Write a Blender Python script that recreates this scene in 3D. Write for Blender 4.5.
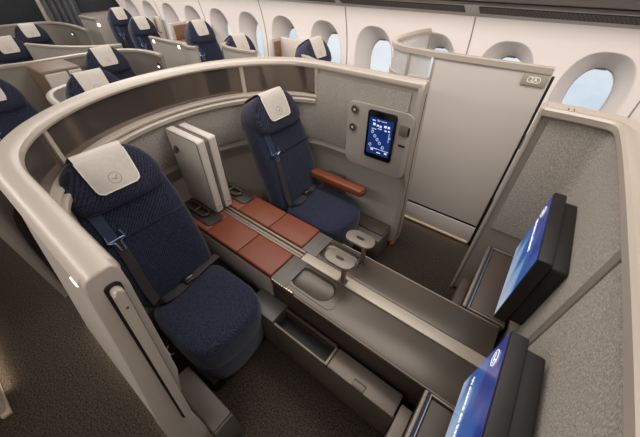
import bpy, bmesh, math, random
from mathutils import Vector, Matrix
random.seed(3)
C = bpy.context.scene.collection
scene = bpy.context.scene
for o in list(bpy.data.objects):
    bpy.data.objects.remove(o)

# ------------------------------------------------------------------ camera
cam_d = bpy.data.cameras.new('camera')
cam = bpy.data.objects.new('camera', cam_d)
C.objects.link(cam)
scene.camera = cam
PITCH, ROLL, YAW = math.radians(41.865), math.radians(-0.218), math.radians(127.479)
fw = Vector((math.cos(PITCH)*math.cos(YAW), math.cos(PITCH)*math.sin(YAW), -math.sin(PITCH)))
rt = Vector((math.sin(YAW), -math.cos(YAW), 0))
up = rt.cross(fw)
rt2 = math.cos(ROLL)*rt + math.sin(ROLL)*up
up2 = -math.sin(ROLL)*rt + math.cos(ROLL)*up
cam.matrix_world = Matrix((( rt2.x, up2.x, -fw.x, 0), (rt2.y, up2.y, -fw.y, 0),
                           (rt2.z, up2.z, -fw.z, 1.7), (0, 0, 0, 1)))
cam_d.sensor_width = 36
cam_d.lens = 36*285.757/640
cam_d.clip_start = 0.02

# ------------------------------------------------------------------ world: daylight sky with thin cloud
w = bpy.data.worlds.new('sky')
scene.world = w
w.use_nodes = True
nt = w.node_tree
bg = nt.nodes['Background']
tc = nt.nodes.new('ShaderNodeTexCoord')
mp = nt.nodes.new('ShaderNodeMapping'); mp.inputs['Scale'].default_value = (1.6, 1.6, 3.5)
nz = nt.nodes.new('ShaderNodeTexNoise'); nz.inputs['Scale'].default_value = 3.2; nz.inputs['Detail'].default_value = 6
cr = nt.nodes.new('ShaderNodeValToRGB')
cr.color_ramp.elements[0].position = 0.36; cr.color_ramp.elements[0].color = (0.72, 0.82, 0.92, 1)
cr.color_ramp.elements[1].position = 0.56; cr.color_ramp.elements[1].color = (0.95, 0.97, 0.99, 1)
nt.links.new(tc.outputs['Generated'], mp.inputs['Vector'])
nt.links.new(mp.outputs['Vector'], nz.inputs['Vector'])
nt.links.new(nz.outputs['Fac'], cr.inputs['Fac'])
nt.links.new(cr.outputs['Color'], bg.inputs['Color'])
bg.inputs['Strength'].default_value = 1.0

# ------------------------------------------------------------------ cabin lighting
def area(name, loc, size, energy, color, rot=(0, 0, 0)):
    d = bpy.data.lights.new(name, 'AREA'); d.shape = 'RECTANGLE'
    d.size, d.size_y = size; d.energy = energy; d.color = color
    o = bpy.data.objects.new(name, d); C.objects.link(o)
    o.location = loc; o.rotation_euler = rot
    return o
WARM = (1.0, 0.965, 0.93)
area('ceiling_wash_aisle', (-2.2, 1.35, 2.24), (9.0, 0.5), 90, WARM)
area('ceiling_wash_far_aisle', (-2.2, -0.9, 2.24), (9.0, 0.5), 105, WARM)
area('sidewall_wash', (-2.8, 2.04, 1.65), (9.0, 0.06), 66, (1.0, 0.955, 0.93), (math.radians(72), 0, 0))
area('ceiling_centre_glow', (-0.9, 0.8, 2.24), (2.4, 1.0), 16, WARM)

scene.view_settings.view_transform = 'Standard'
scene.view_settings.look = 'None'
scene.view_settings.gamma = 1
scene.view_settings.use_curve_mapping = False
scene.view_settings.exposure = -0.1

# ------------------------------------------------------------------ materials
def lin(h):
    h = h.lstrip('#'); r = []
    for i in (0, 2, 4):
        c = int(h[i:i+2], 16)/255
        r.append(c/12.92 if c <= 0.04045 else ((c+0.055)/1.055)**2.4)
    return (*r, 1)
MATS = {}
def mat(name, col, rough=0.5, metal=0.0, noise=0.0, nscale=40, bump=0.0, bscale=200, col2=None, emis=None, estr=0, coat=0, sheen=0, kind='noise', stretch=(1, 1, 1), spec=0.5):
    m = bpy.data.materials.new(name); m.use_nodes = True
    nt = m.node_tree; b = nt.nodes['Principled BSDF']
    b.inputs['Base Color'].default_value = lin(col)
    b.inputs['Roughness'].default_value = rough
    b.inputs['Metallic'].default_value = metal
    b.inputs['Specular IOR Level'].default_value = spec
    if coat: b.inputs['Coat Weight'].default_value = coat
    if sheen: b.inputs['Sheen Weight'].default_value = sheen; b.inputs['Sheen Roughness'].default_value = 0.5
    if emis:
        b.inputs['Emission Color'].default_value = lin(emis); b.inputs['Emission Strength'].default_value = estr
    if noise or bump:
        tc = nt.nodes.new('ShaderNodeTexCoord'); mp = nt.nodes.new('ShaderNodeMapping')
        mp.inputs['Scale'].default_value = stretch
        nt.links.new(tc.outputs['Object'], mp.inputs['Vector'])
    if noise:
        n = nt.nodes.new('ShaderNodeTexNoise' if kind == 'noise' else 'ShaderNodeTexVoronoi')
        n.inputs['Scale'].default_value = nscale
        if kind == 'noise': n.inputs['Detail'].default_value = 3
        nt.links.new(mp.outputs['Vector'], n.inputs['Vector'])
        r = nt.nodes.new('ShaderNodeValToRGB')
        a, c = lin(col), lin(col2 or col)
        if not col2:
            a = tuple(x*(1-noise) for x in a[:3]) + (1,); c = tuple(min(1, x*(1+noise)) for x in c[:3]) + (1,)
        r.color_ramp.elements[0].color = a; r.color_ramp.elements[0].position = 0.35
        r.color_ramp.elements[1].color = c; r.color_ramp.elements[1].position = 0.65
        nt.links.new(n.outputs['Fac' if kind == 'noise' else 'Distance'], r.inputs['Fac'])
        nt.links.new(r.outputs['Color'], b.inputs['Base Color'])
    if bump:
        n2 = nt.nodes.new('ShaderNodeTexNoise'); n2.inputs['Scale'].default_value = bscale
        nt.links.new(mp.outputs['Vector'], n2.inputs['Vector'])
        bp = nt.nodes.new('ShaderNodeBump'); bp.inputs['Strength'].default_value = bump; bp.inputs['Distance'].default_value = 0.002
        nt.links.new(n2.outputs['Fac'], bp.inputs['Height'])
        nt.links.new(bp.outputs['Normal'], b.inputs['Normal'])
    MATS[name] = m
    return m

def weave(name, c1, c2, scale, rough=0.85, ang=0.6, bump=0.3, mottle=0.25, sheen=0.0):
    """woven cloth: two crossed wave patterns plus mottling"""
    m = bpy.data.materials.new(name); m.use_nodes = True
    nt = m.node_tree; b = nt.nodes['Principled BSDF']; b.inputs['Roughness'].default_value = rough
    b.inputs['Specular IOR Level'].default_value = 0.25
    if sheen: b.inputs['Sheen Weight'].default_value = sheen
    tc = nt.nodes.new('ShaderNodeTexCoord'); mp = nt.nodes.new('ShaderNodeMapping')
    mp.inputs['Rotation'].default_value = (ang, ang*0.7, ang)
    nt.links.new(tc.outputs['Object'], mp.inputs['Vector'])
    ws = []
    for d in ('X', 'Z'):
        wv = nt.nodes.new('ShaderNodeTexWave'); wv.bands_direction = d
        wv.inputs['Scale'].default_value = scale; wv.inputs['Distortion'].default_value = 1.5
        wv.inputs['Detail'].default_value = 1; wv.inputs['Detail Scale'].default_value = 2
        nt.links.new(mp.outputs['Vector'], wv.inputs['Vector']); ws.append(wv)
    mul = nt.nodes.new('ShaderNodeMath'); mul.operation = 'MULTIPLY'
    nt.links.new(ws[0].outputs['Fac'], mul.inputs[0]); nt.links.new(ws[1].outputs['Fac'], mul.inputs[1])
    n = nt.nodes.new('ShaderNodeTexNoise'); n.inputs['Scale'].default_value = scale*1.3; n.inputs['Detail'].default_value = 2
    nt.links.new(tc.outputs['Object'], n.inputs['Vector'])
    ad = nt.nodes.new('ShaderNodeMath'); ad.operation = 'MULTIPLY_ADD'; ad.inputs[1].default_value = mottle*4
    nt.links.new(n.outputs['Fac'], ad.inputs[0]); nt.links.new(mul.outputs[0], ad.inputs[2])
    r = nt.nodes.new('ShaderNodeValToRGB')
    r.color_ramp.elements[0].color = lin(c1); r.color_ramp.elements[0].position = 0.1+mottle*1.6
    r.color_ramp.elements[1].color = lin(c2); r.color_ramp.elements[1].position = 0.75+mottle*2.2
    if r.color_ramp.elements[1].position > 1: r.color_ramp.elements[1].position = 1
    nt.links.new(ad.outputs[0], r.inputs['Fac'])
    nt.links.new(r.outputs['Color'], b.inputs['Base Color'])
    bp = nt.nodes.new('ShaderNodeBump'); bp.inputs['Strength'].default_value = bump; bp.inputs['Distance'].default_value = 0.002
    nt.links.new(ad.outputs[0], bp.inputs['Height']); nt.links.new(bp.outputs['Normal'], b.inputs['Normal'])
    MATS[name] = m
    return m

def glassy(name, col, rough, trans, ior=1.3):
    m = mat(name, col, rough)
    b = m.node_tree.nodes['Principled BSDF']
    b.inputs['Transmission Weight'].default_value = trans
    b.inputs['IOR'].default_value = ior
    return m

shell = mat('shell_beige', '#B0A79D', 0.42, noise=0.02, nscale=6)
shell_d = mat('shell_inner_taupe', '#857C73', 0.5, noise=0.03, nscale=8)
rimm = mat('rim_champagne', '#A99E92', 0.38, 0.1)
bright = mat('metal_champagne', '#85796C', 0.5, 0.5)
steel = mat('brushed_steel', '#80868C', 0.45, 0.7)
blued = mat('buckle_steel', '#8FA6C4', 0.25, 0.9)
graphite = mat('graphite_panel', '#463D36', 0.42, 0.2)
console_m = mat('console_top_bronze', '#51483F', 0.32, 0.35)
console_l = mat('console_strip_champagne', '#71685E', 0.42, 0.3)
console_g = mat('console_mat_grey', '#56514B', 0.45, 0.1)
brown = mat('dark_brown_laminate', '#3E332C', 0.5, noise=0.05, nscale=20)
black = mat('black_plastic', '#14110F', 0.4)
blackgloss = mat('black_glass', '#0A0A0C', 0.12)
screenb = mat('monitor_housing', '#140F0C', 0.55)
leather = mat('rust_leather', '#70361F', 0.5, noise=0.05, nscale=25, bump=0.2, bscale=500)
leather_d = mat('rust_leather_side', '#8A3F2C', 0.5, noise=0.05, nscale=25, bump=0.2, bscale=500)
whitep = mat('white_panel', '#BDB5AC', 0.4)
cover_m = mat('headrest_cover_cream', '#B9B0A6', 0.6, noise=0.04, nscale=60, bump=0.15, bscale=400)
cover_e = mat('headrest_cover_piping', '#DAD3CA', 0.6)
logo_m = mat('embossed_taupe', '#8A7664', 0.6)
strap_m = mat('belt_webbing', '#2C2729', 0.7, noise=0.1, nscale=300)
strap_b = mat('belt_webbing_blue', '#1F2A45', 0.7, noise=0.1, nscale=300)
wall_m = mat('sidewall_cream', '#D2C8C2', 0.55)
reveal_m = mat('window_reveal_grey', '#CFC6C0', 0.5)
joint_m = mat('panel_joint', '#7D746C', 0.7)
darktex = mat('bulkhead_charcoal', '#2B2C30', 0.85, noise=0.2, nscale=60, bump=0.3, bscale=150)
ctex = mat('curtain_grey', '#55565B', 0.8)
bin_m = mat('bin_taupe', '#6E6259', 0.5)
wood = mat('walnut_inlay', '#7A5A42', 0.5, noise=0.2, nscale=6, stretch=(1, 1, 8))
red_m = mat('red_release_tab', '#C22A1E', 0.5)
carpet = mat('carpet_brown', '#211C18', 0.95, noise=1, nscale=130, bump=0.9, bscale=260, col2='#463D35', spec=0.1)
strip_m = mat('light_strip_lens', '#8E8172', 0.5, emis='#FFE2BC', estr=0.04)
lamp_m = mat('reading_lamp_lens', '#FFFFFF', 0.4, emis='#FFF1DC', estr=2)
chrome = mat('chrome', '#C8C8C8', 0.12, 1.0)
navy = weave('navy_weave', '#080A14', '#292F49', 70, sheen=0.15)
navy2 = weave('navy_weave_headrest', '#0A0B15', '#2C2E46', 70, sheen=0.15)
textile = weave('grey_textile', '#706962', '#AEA69C', 135, mottle=0.3, bump=0.3)
pane_brown = glassy('smoked_frosted_pane', '#91857C', 0.2, 0.85, 1.12)
pane_white = glassy('pale_frosted_pane', '#E8E6E4', 0.35, 0.6, 1.25)
glass_m = glassy('window_glass', '#F4F8FA', 0.02, 1.0, 1.01)

def perforated():
    m = mat('air_grille_mesh', '#8E8A86', 0.6)
    nt = m.node_tree; b = nt.nodes['Principled BSDF']
    tc = nt.nodes.new('ShaderNodeTexCoord'); ck = nt.nodes.new('ShaderNodeTexChecker')
    ck.inputs['Scale'].default_value = 90
    ck.inputs['Color1'].default_value = lin('#080706'); ck.inputs['Color2'].default_value = lin('#5A524B')
    nt.links.new(tc.outputs['Object'], ck.inputs['Vector']); nt.links.new(ck.outputs['Color'], b.inputs['Base Color'])
    return m
grille_m = perforated()

def screen_mat(name, base, streak):
    m = bpy.data.materials.new(name); m.use_nodes = True
    nt = m.node_tree; b = nt.nodes['Principled BSDF']
    b.inputs['Base Color'].default_value = (0.005, 0.005, 0.01, 1); b.inputs['Roughness'].default_value = 0.2
    tc = nt.nodes.new('ShaderNodeTexCoord'); sx = nt.nodes.new('ShaderNodeSeparateXYZ')
    nt.links.new(tc.outputs['Generated'], sx.inputs[0])
    def math_(op, a, b_):
        n = nt.nodes.new('ShaderNodeMath'); n.operation = op
        for i, v in enumerate((a, b_)):
            if isinstance(v, (int, float)): n.inputs[i].default_value = v
            else: nt.links.new(v, n.inputs[i])
        return n.outputs[0]
    # diagonal beams fanning from the lower edge over a blue-to-pale picture
    d1 = math_('ADD', math_('MULTIPLY', sx.outputs['Z'], 1.0), math_('MULTIPLY', sx.outputs['Y'], 0.35))
    ang = math_('MULTIPLY', math_('SUBTRACT', sx.outputs['Y'], math_('MULTIPLY', sx.outputs['Z'], 0.8)), 11)
    beam = math_('MULTIPLY', math_('SINE', ang, 0), 0.12)
    f = math_('ADD', d1, beam)
    r = nt.nodes.new('ShaderNodeValToRGB'); e = r.color_ramp.elements
    e[0].color = lin('#B9C6D6'); e[0].position = 0.10
    e[1].color = lin('#22398E'); e[1].position = 1.0
    x = e.new(0.50); x.color = lin('#86AAD4'); x = e.new(0.66); x.color = lin('#2F62AC'); x = e.new(0.9); x.color = lin('#2B57A8')
    nt.links.new(f, r.inputs['Fac'])
    nt.links.new(r.outputs['Color'], b.inputs['Emission Color']); b.inputs['Emission Strength'].default_value = 0.8
    return m
scr_far = screen_mat('display_image_far', 1.2, 0.8)
scr_near = screen_mat('display_image_near', 4.2, 0.95)
ui_bg = mat('tablet_blue', '#0E2C6C', 0.3, emis='#1C4FA8', estr=0.2)
ui_hi = mat('tablet_icon_white', '#DDE8FF', 0.3, emis='#C4D4F4', estr=0.5)
ui_lt = mat('screen_print_white', '#FFFFFF', 0.3, emis='#FFFFFF', estr=0.6)
print_w = mat('printed_white', '#F4F0EA', 0.5)

# ------------------------------------------------------------------ mesh helpers
def obj(name, bm, m, parent=None, loc=None, smooth=True, angle=35):
    bmesh.ops.recalc_face_normals(bm, faces=bm.faces)
    me = bpy.data.meshes.new(name); bm.to_mesh(me); bm.free()
    if smooth:
        for p in me.polygons: p.use_smooth = True
        me.set_sharp_from_angle(angle=math.radians(angle))
    me.materials.append(m)
    o = bpy.data.objects.new(name, me); C.objects.link(o)
    if parent: o.parent = parent
    if loc: o.location = loc
    return o
def thing(name, label, cat, loc=(0, 0, 0), rotz=0, group=None):
    o = bpy.data.objects.new(name, None); C.objects.link(o)
    o.empty_display_size = 0.1
    o.location = loc; o.rotation_euler = (0, 0, rotz)
    o['label'] = label; o['category'] = cat
    if group: o['group'] = group
    return o
def tag(o, label, cat, group=None):
    o['label'] = label; o['category'] = cat
    if group: o['group'] = group
    return o
def struct(name, bm, m, parent=None, **k):
    o = obj(name, bm, m, parent, **k)
    if not parent: o['kind'] = 'structure'
    return o
def nb(): return bmesh.new()
def merge(bm, tmp, M=None):
    if M is not None: bmesh.ops.transform(tmp, matrix=M, verts=tmp.verts)
    me = bpy.data.meshes.new('t'); tmp.to_mesh(me); tmp.free(); bm.from_mesh(me); bpy.data.meshes.remove(me)
def rbox(bm, x0, x1, y0, y1, z0, z1, r=0.0, seg=3, M=None):
    t = bmesh.new(); bmesh.ops.create_cube(t, size=1)
    bmesh.ops.transform(t, matrix=Matrix.Translation(((x0+x1)/2, (y0+y1)/2, (z0+z1)/2)) @ Matrix.Diagonal((x1-x0, y1-y0, z1-z0, 1)), verts=t.verts)
    if r: bmesh.ops.bevel(t, geom=t.edges[:], offset=r, segments=seg, profile=0.5, affect='EDGES')
    merge(bm, t, M); return bm
def BX(*a, **k): return rbox(nb(), *a, **k)
def loft(bm, rings, closed=True, cap=True):
    vs = [[bm.verts.new(p) for p in r] for r in rings]
    n = len(vs[0])
    for a, b in zip(vs, vs[1:]):
        for i in range(n if closed else n-1):
            j = (i+1) % n
            bm.faces.new((a[i], a[j], b[j], b[i]))
    if cap and closed:
        bm.faces.new(vs[0]); bm.faces.new(list(reversed(vs[-1])))
    return bm
def prism(bm, pts, z0, z1, r=0.0, seg=3, M=None):
    """outline (x,y) extruded z0..z1, all edges of both caps rounded"""
    t = bmesh.new()
    loft(t, [[(x, y, z0) for x, y in pts], [(x, y, z1) for x, y in pts]])
    if r:
        ed = [e for e in t.edges if abs(e.verts[0].co.z-e.verts[1].co.z) < 1e-6]
        bmesh.ops.bevel(t, geom=ed, offset=r, segments=seg, profile=0.5, affect='EDGES')
    merge(bm, t, M); return bm
def rrect(w, h, r, n=6, cx=0, cy=0):
    pts = []
    for sx, sy, a0 in ((1, 1, 0), (-1, 1, 90), (-1, -1, 180), (1, -1, 270)):
        for k in range(n+1):
            a = math.radians(a0+90*k/n)
            pts.append((cx+sx*(w/2-r)+r*math.cos(a), cy+sy*(h/2-r)+r*math.sin(a)))
    return pts
def tube(bm, pts, r, n=8):
    rings = []
    for i, p in enumerate(pts):
        p = Vector(p)
        d = (Vector(pts[min(i+1, len(pts)-1)])-Vector(pts[max(i-1, 0)])).normalized()
        u = d.orthogonal().normalized() if i == 0 else (u-d*u.dot(d)).normalized()
        v = d.cross(u)
        rings.append([p+r*(math.cos(2*math.pi*k/n)*u+math.sin(2*math.pi*k/n)*v) for k in range(n)])
    return loft(bm, rings)
def ribbon(bm, pts, wdir, w, t):
    rings = []
    for i, p in enumerate(pts):
        p = Vector(p); wd = Vector(wdir[i] if isinstance(wdir, list) else wdir).normalized()
        d = (Vector(pts[min(i+1, len(pts)-1)])-Vector(pts[max(i-1, 0)])).normalized()
        nn = d.cross(wd).normalized(); wd = nn.cross(d).normalized()
        rings.append([p+wd*w/2+nn*t/2, p-wd*w/2+nn*t/2, p-wd*w/2-nn*t/2, p+wd*w/2-nn*t/2])
    return loft(bm, rings)
def smoothpath(pts, k=3):
    """Chaikin corner cutting keeping ends"""
    for _ in range(k):
        q = [pts[0]]
        for a, b in zip(pts, pts[1:]):
            a, b = Vector(a), Vector(b)
            q += [tuple(a*0.75+b*0.25), tuple(a*0.25+b*0.75)]
        q.append(pts[-1]); pts = q
    return pts
def normals2d(path, side=1):
    out = []
    for i in range(len(path)):
        a = Vector(path[max(i-1, 0)]); b = Vector(path[min(i+1, len(path)-1)])
        d = (b-a).normalized(); out.append(Vector((d.y, -d.x))*side)
    return out
def sweep(bm, path, nrm, prof, cap=True):
    """prof: closed list (off, z) or function(i)->list"""
    rings = []
    for i, (p, n) in enumerate(zip(path, nrm)):
        pr = prof(i) if callable(prof) else prof
        rings.append([(p[0]+n.x*o, p[1]+n.y*o, z) for o, z in pr])
    return loft(bm, rings, True, cap)
def text_mesh(body, size, m, parent, M, name, extr=0.0006, bold=0.0, kind=None):
    cu = bpy.data.curves.new('tx', 'FONT'); cu.body = body; cu.size = size; cu.extrude = extr; cu.offset = bold
    cu.align_x = 'CENTER'; cu.align_y = 'CENTER'; cu.resolution_u = 3
    o = bpy.data.objects.new('tx', cu); C.objects.link(o)
    dg = bpy.context.evaluated_depsgraph_get()
    me = bpy.data.meshes.new_from_object(o.evaluated_get(dg)); bpy.data.objects.remove(o)
    me.transform(M); me.materials.clear(); me.materials.append(m); me.name = name
    r = bpy.data.objects.new(name, me); C.objects.link(r); r.parent = parent
    return r
def ring_bm(bm, R, r, M, n=28, sx=1.0):
    rings = []
    t = bmesh.new()
    vs = []
    for i in range(n):
        a = 2*math.pi*i/n; c, s = math.cos(a), math.sin(a)
        vs.append([t.verts.new(((R+r)*c*sx, (R+r)*s, 0)), t.verts.new(((R-r)*c*sx, (R-r)*s, 0)),
                   t.verts.new(((R-r)*c*sx, (R-r)*s, 0.001)), t.verts.new(((R+r)*c*sx, (R+r)*s, 0.001))])
    for i in range(n):
        a, b = vs[i], vs[(i+1) % n]
        for k in range(4): t.faces.new((a[k], a[(k+1) % 4], b[(k+1) % 4], b[k]))
    merge(bm, t, M)
def crane(bm, R, M):
    """ring with a flying bird inside, as embossed on the covers"""
    ring_bm(bm, R, R*0.05, M)
    bird = [(-0.72, 0.10), (-0.35, 0.02), (-0.1, -0.12), (0.1, 0.02), (0.3, 0.32), (0.75, 0.42), (0.45, 0.2),
            (0.3, 0.05), (0.12, -0.22), (0.65, -0.32), (0.0, -0.34), (-0.3, -0.14)]
    t = bmesh.new()
    loft(t, [[(x*R, y*R, 0) for x, y in bird], [(x*R, y*R, 0.001) for x, y in bird]])
    merge(bm, t, M)
def frame(o, x, y):
    """matrix with origin o, local x axis x, local y axis y"""
    x = Vector(x).normalized(); y = Vector(y); y = (y-x*x.dot(y)).normalized(); z = x.cross(y)
    return Matrix(((x.x, y.x, z.x, o[0]), (x.y, y.y, z.y, o[1]), (x.z, y.z, z.z, o[2]), (0, 0, 0, 1)))

# ================================================================== THE CABIN (setting)
fl = BX(-7.6, 1.6, -2.6, 2.85, -0.06, 0)
struct('floor', fl, carpet, smooth=False)
struct('ceiling', BX(-7.6, 1.6, -2.6, 2.3, 2.28, 2.34), wall_m, smooth=False)
struct('wall_right', BX(-7.6, 1.6, -2.66, -2.6, 0, 2.34), wall_m, smooth=False)
struct('wall_front', BX(1.6, 1.66, -2.66, 2.9, 0, 2.34), shell_d, smooth=False)
struct('wall_outer', BX(-7.6, 1.6, 2.98, 3.0, 0, 0.55), wall_m, smooth=False)
# aft bulkhead
BXK = -6.6
struct('wall_back', BX(BXK-0.12, BXK-0.02, -2.6, 2.9, 0, 2.34), shell, smooth=False)
bt = nb(); rbox(bt, BXK-0.02, BXK+0.02, -1.2, 1.66, 0.9, 2.28, 0.01)
struct('trim_1', bt, darktex)
bt = nb(); rbox(bt, BXK-0.02, BXK+0.02, 2.14, 2.9, 1.10, 2.28, 0.005)
struct('trim_2', bt, darktex)
struct('trim_3', BX(BXK-0.01, BXK+0.05, 1.66, 1.71, 0, 2.28, r=0.006), shell)
# side wall with window openings, bay by bay
PIT = 0.567
def wy(z):   # inner surface of the curved sidewall
    return 2.76-0.16*max(0, z-0.95)**2*2.2-0.05*max(0, 0.95-z)
def superell(cx, cz, a, b, n=40, e=2.5, skew=0.0):
    out = []
    for k in range(n):
        t = 2*math.pi*k/n; c, s = math.cos(t), math.sin(t)
        out.append((cx+a*math.copysign(abs(c)**(2/e), c), cz+b*math.copysign(abs(s)**(2/e), s)))
    return out
ZT, ZB, ZC = 1.405, 0.45, 0.955
wl = nb()
for n in range(-2, 13):
    cx = 0.23-PIT*n
    outer = superell(cx, ZC, 0.202, 0.32)
    v_o = [wl.verts.new((x, wy(z), z)) for x, z in outer]
    N = len(outer); rings = [v_o]
    for f in (0.35, 0.7, 1.0):
        rg = []
        for k, (x, z) in enumerate(outer):
            dx, dz = x-cx, z-ZC
            s = min((PIT/2)/abs(dx) if abs(dx) > 1e-6 else 9e9, ((ZT-ZC) if dz > 0 else (ZC-ZB))/abs(dz) if abs(dz) > 1e-6 else 9e9)
            ex, ez = cx+dx*s, ZC+dz*s
            qx, qz = x+(ex-x)*f, z+(ez-z)*f
            rg.append(wl.verts.new((qx, wy(qz), qz)))
        rings.append(rg)
    for a, b in zip(rings, rings[1:]):
        for k in range(N):
            j = (k+1) % N; wl.faces.new((a[k], a[j], b[j], b[k]))
    # corners
    for sx, sz in ((1, 1), (-1, 1), (-1, -1), (1, -1)):
        cxn, czn = cx+sx*PIT/2, (ZT if sz > 0 else ZB)
        last = rings[-1]
        best = [v for v in last if (v.co.x-cx)*sx > 0 and (v.co.z-ZC)*sz > 0]
        onx = [v for v in best if abs(v.co.x-cxn) < 1e-4]; onz = [v for v in best if abs(v.co.z-czn) < 1e-4]
        if onx and onz:
            a = max(onx, key=lambda v: v.co.z*sz); b = max(onz, key=lambda v: (v.co.x-cx)*sx)
            if a is not b:
                c = wl.verts.new((cxn, wy(czn), czn)); wl.faces.new((a, b, c))
wlo = struct('wall_left', wl, wall_m, angle=60)
struct('wall_left_lower', BX(-7.6, 1.6, 2.735, 2.80, 0, 0.452), wall_m, smooth=False)
wi = 0
for n in range(-2, 13):
    cx = 0.23-PIT*n; wi += 1
    w_bm = nb()
    A = superell(cx, ZC, 0.202, 0.32); B = superell(cx+0.008, ZC-0.01, 0.150, 0.25, e=2.4); D = superell(cx+0.012, ZC-0.015, 0.130, 0.21, e=2.3)
    R0 = [(x, wy(z)-0.001, z) for x, z in A]
    Rl = [(cx+(x-cx)*1.015, wy(z)-0.003, ZC+(z-ZC)*1.01) for x, z in A]
    R1 = [(cx+(x-cx)*0.96, wy(z)+0.012, ZC+(z-ZC)*0.97) for x, z in A]
    R2 = [(x, 2.85, z) for x, z in B]
    R3 = [(x, 2.91, z) for x, z in D]
    R4 = [(cx+(x-cx)*1.01, 2.95, z) for x, z in D]
    loft(w_bm, [Rl, R0, R1, R2, R3, R4], True, False)
    wo = struct('window_%d' % wi, w_bm, reveal_m, angle=60)
    g = nb(); loft(g, [[(x, 2.944, z) for x, z in D], [(x, 2.947, z) for x, z in D]])
    obj('pane', g, glass_m, wo)
    t = nb(); rbox(t, cx-0.035, cx+0.035, 2.915, 2.936, ZC+0.180, ZC+0.190, 0.004)
    obj('shade_handle', t, bin_m, wo)
    bl = nb()
    loft(bl, [[(cx+(x-cx)*1.0, 2.936, z) for x, z in D], [(cx+(x-cx)*0.93, 2.934, ZC-0.02+(z-ZC+0.02)*0.95) for x, z in D]], True, False)
    obj('gasket', bl, whitep, wo)
k = 3
for jx in (0.504+PIT, 0.504, -0.63, -0.63-2*PIT, -0.63-4*PIT, -0.63-6*PIT, -0.63-8*PIT):
    k += 1
    j = nb(); ribbon(j, [(jx, wy(z)-0.002, z) for z in [0.3+0.1*i for i in range(12)]], (1, 0, 0), 0.007, 0.004)
    struct('trim_%d' % k, j, joint_m)
def strip_x(bm, prof, x0=-7.6, x1=1.6):
    loft(bm, [[(x0, y, z) for y, z in prof], [(x1, y, z) for y, z in prof]]); return bm
k += 1; struct('trim_%d' % k, strip_x(nb(), [(2.73, 1.400), (2.69, 1.404), (2.655, 1.426), (2.66, 1.44), (2.73, 1.44)]), mat('rail_aluminium', '#A9A6A4', 0.35, 0.5), angle=20)
k += 1; struct('trim_%d' % k, strip_x(nb(), [(2.655, 1.427), (2.55, 1.482), (2.56, 1.50), (2.66, 1.45)]), MATS['rail_aluminium'], angle=20)
k += 1; struct('trim_%d' % k, strip_x(nb(), [(2.55, 1.482), (2.535, 1.498), (2.555, 1.51), (2.57, 1.50)]), MATS['rail_aluminium'], angle=20)
for gx0, gx1 in ((0.52, 1.55), (-0.60, 0.49), (-1.77, -0.70), (-2.9, -1.84)):
    k += 1; g = nb(); loft(g, [[(x, 2.646, 1.4285), (x, 2.566, 1.4703), (x, 2.569, 1.476), (x, 2.649, 1.434)] for x in (gx0, gx1)])
    struct('trim_%d' % k, g, grille_m, smooth=False)
k += 1; struct('trim_%d' % k, strip_x(nb(), [(2.52, 1.506), (2.30, 1.545), (2.22, 1.58), (2.12, 1.75), (2.12, 2.3), (2.9, 2.3), (2.9, 1.55), (2.6, 1.512)]), bin_m, angle=25)

# aft curtain and floor strips
cb = nb()
pts = []
for i in range(41):
    u = i/40
    pts.append((BXK+0.12+0.03*math.sin(u*math.pi*2*5), 1.72+0.42*u))
nn = normals2d(pts)
sweep(cb, pts, nn, [(0, 0.05), (0, 2.2), (0.006, 2.2), (0.006, 0.05)])
tag(obj('curtain', cb, ctex, angle=80), 'dark grey pleated curtain hanging at the rear bulkhead between two charcoal panels', 'curtain')

# ================================================================== THE SUITE
YC = 0.765
half = [(-0.52, 0.785), (-1.0, 0.785), (-1.16, 0.785), (-1.30, 0.76), (-1.42, 0.70), (-1.53, 0.61), (-1.63, 0.485), (-1.70, 0.34), (-1.745, 0.18), (-1.76, 0.0)]
near = [(x, YC-d) for x, d in half]; far = [(x, YC+d) for x, d in reversed(half[:-1])]; far[-1] = (-0.50, YC+0.785); near[0] = (-0.56, YC-0.785)
OUT = smoothpath([(x, y) for x, y in near+far], 3)
NR = normals2d(OUT, 1)
# make sure normals point inwards
if (Vector((-0.9, YC))-Vector(OUT[len(OUT)//2])).dot(NR[len(OUT)//2]) < 0: NR = [-n for n in NR]
def aft(i):   # 0 on the straight sides, 1 at the middle of the rear wall
    x = OUT[i][0]; return max(0.0, min(1.0, (-x-1.1)/0.5))
suite = thing('suite_partition', 'curved beige shell wall wrapping the two large navy seats in the foreground', 'partition', (0, 0, 0))
WIN0, WIN1 = None, None
def inwin(i): return WIN0 <= i <= WIN1
idx = [i for i, p in enumerate(OUT) if p[0] < -1.15]
WIN0, WIN1 = idx[0], idx[-1]
ss = [(OUT[:WIN0+1], NR[:WIN0+1], 0), (OUT[WIN0:WIN1+1], NR[WIN0:WIN1+1], WIN0), (OUT[WIN1:], NR[WIN1:], WIN1)]
body = nb()
for n_, (P_, N_, off) in enumerate(ss):
    zt = 1.062 if n_ == 1 else 1.225
    def pf(i, off=off, zt=zt):
        a = aft(i+off); e = 0.03*a; k = 1-a; nn_ = 1 if n_ == 0 else 0
        return [(0.004, zt), (-0.028*k, 1.05), (-0.06*k, 0.85), (-0.102*k, 0.6), (-0.135*k, 0.3), (-0.155*k, 0.10), (-0.145*k, 0.05),
                (-0.03*k, 0.05), (-0.03*k, 0.60), (0.0+e, 0.66), (0.045+e-nn_*0.034*k, 0.72), (0.052+e-nn_*0.02*k, 0.99), (0.052+e, zt)]
    sweep(body, P_, N_, pf)
obj('shell_body', body, shell, suite)
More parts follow.
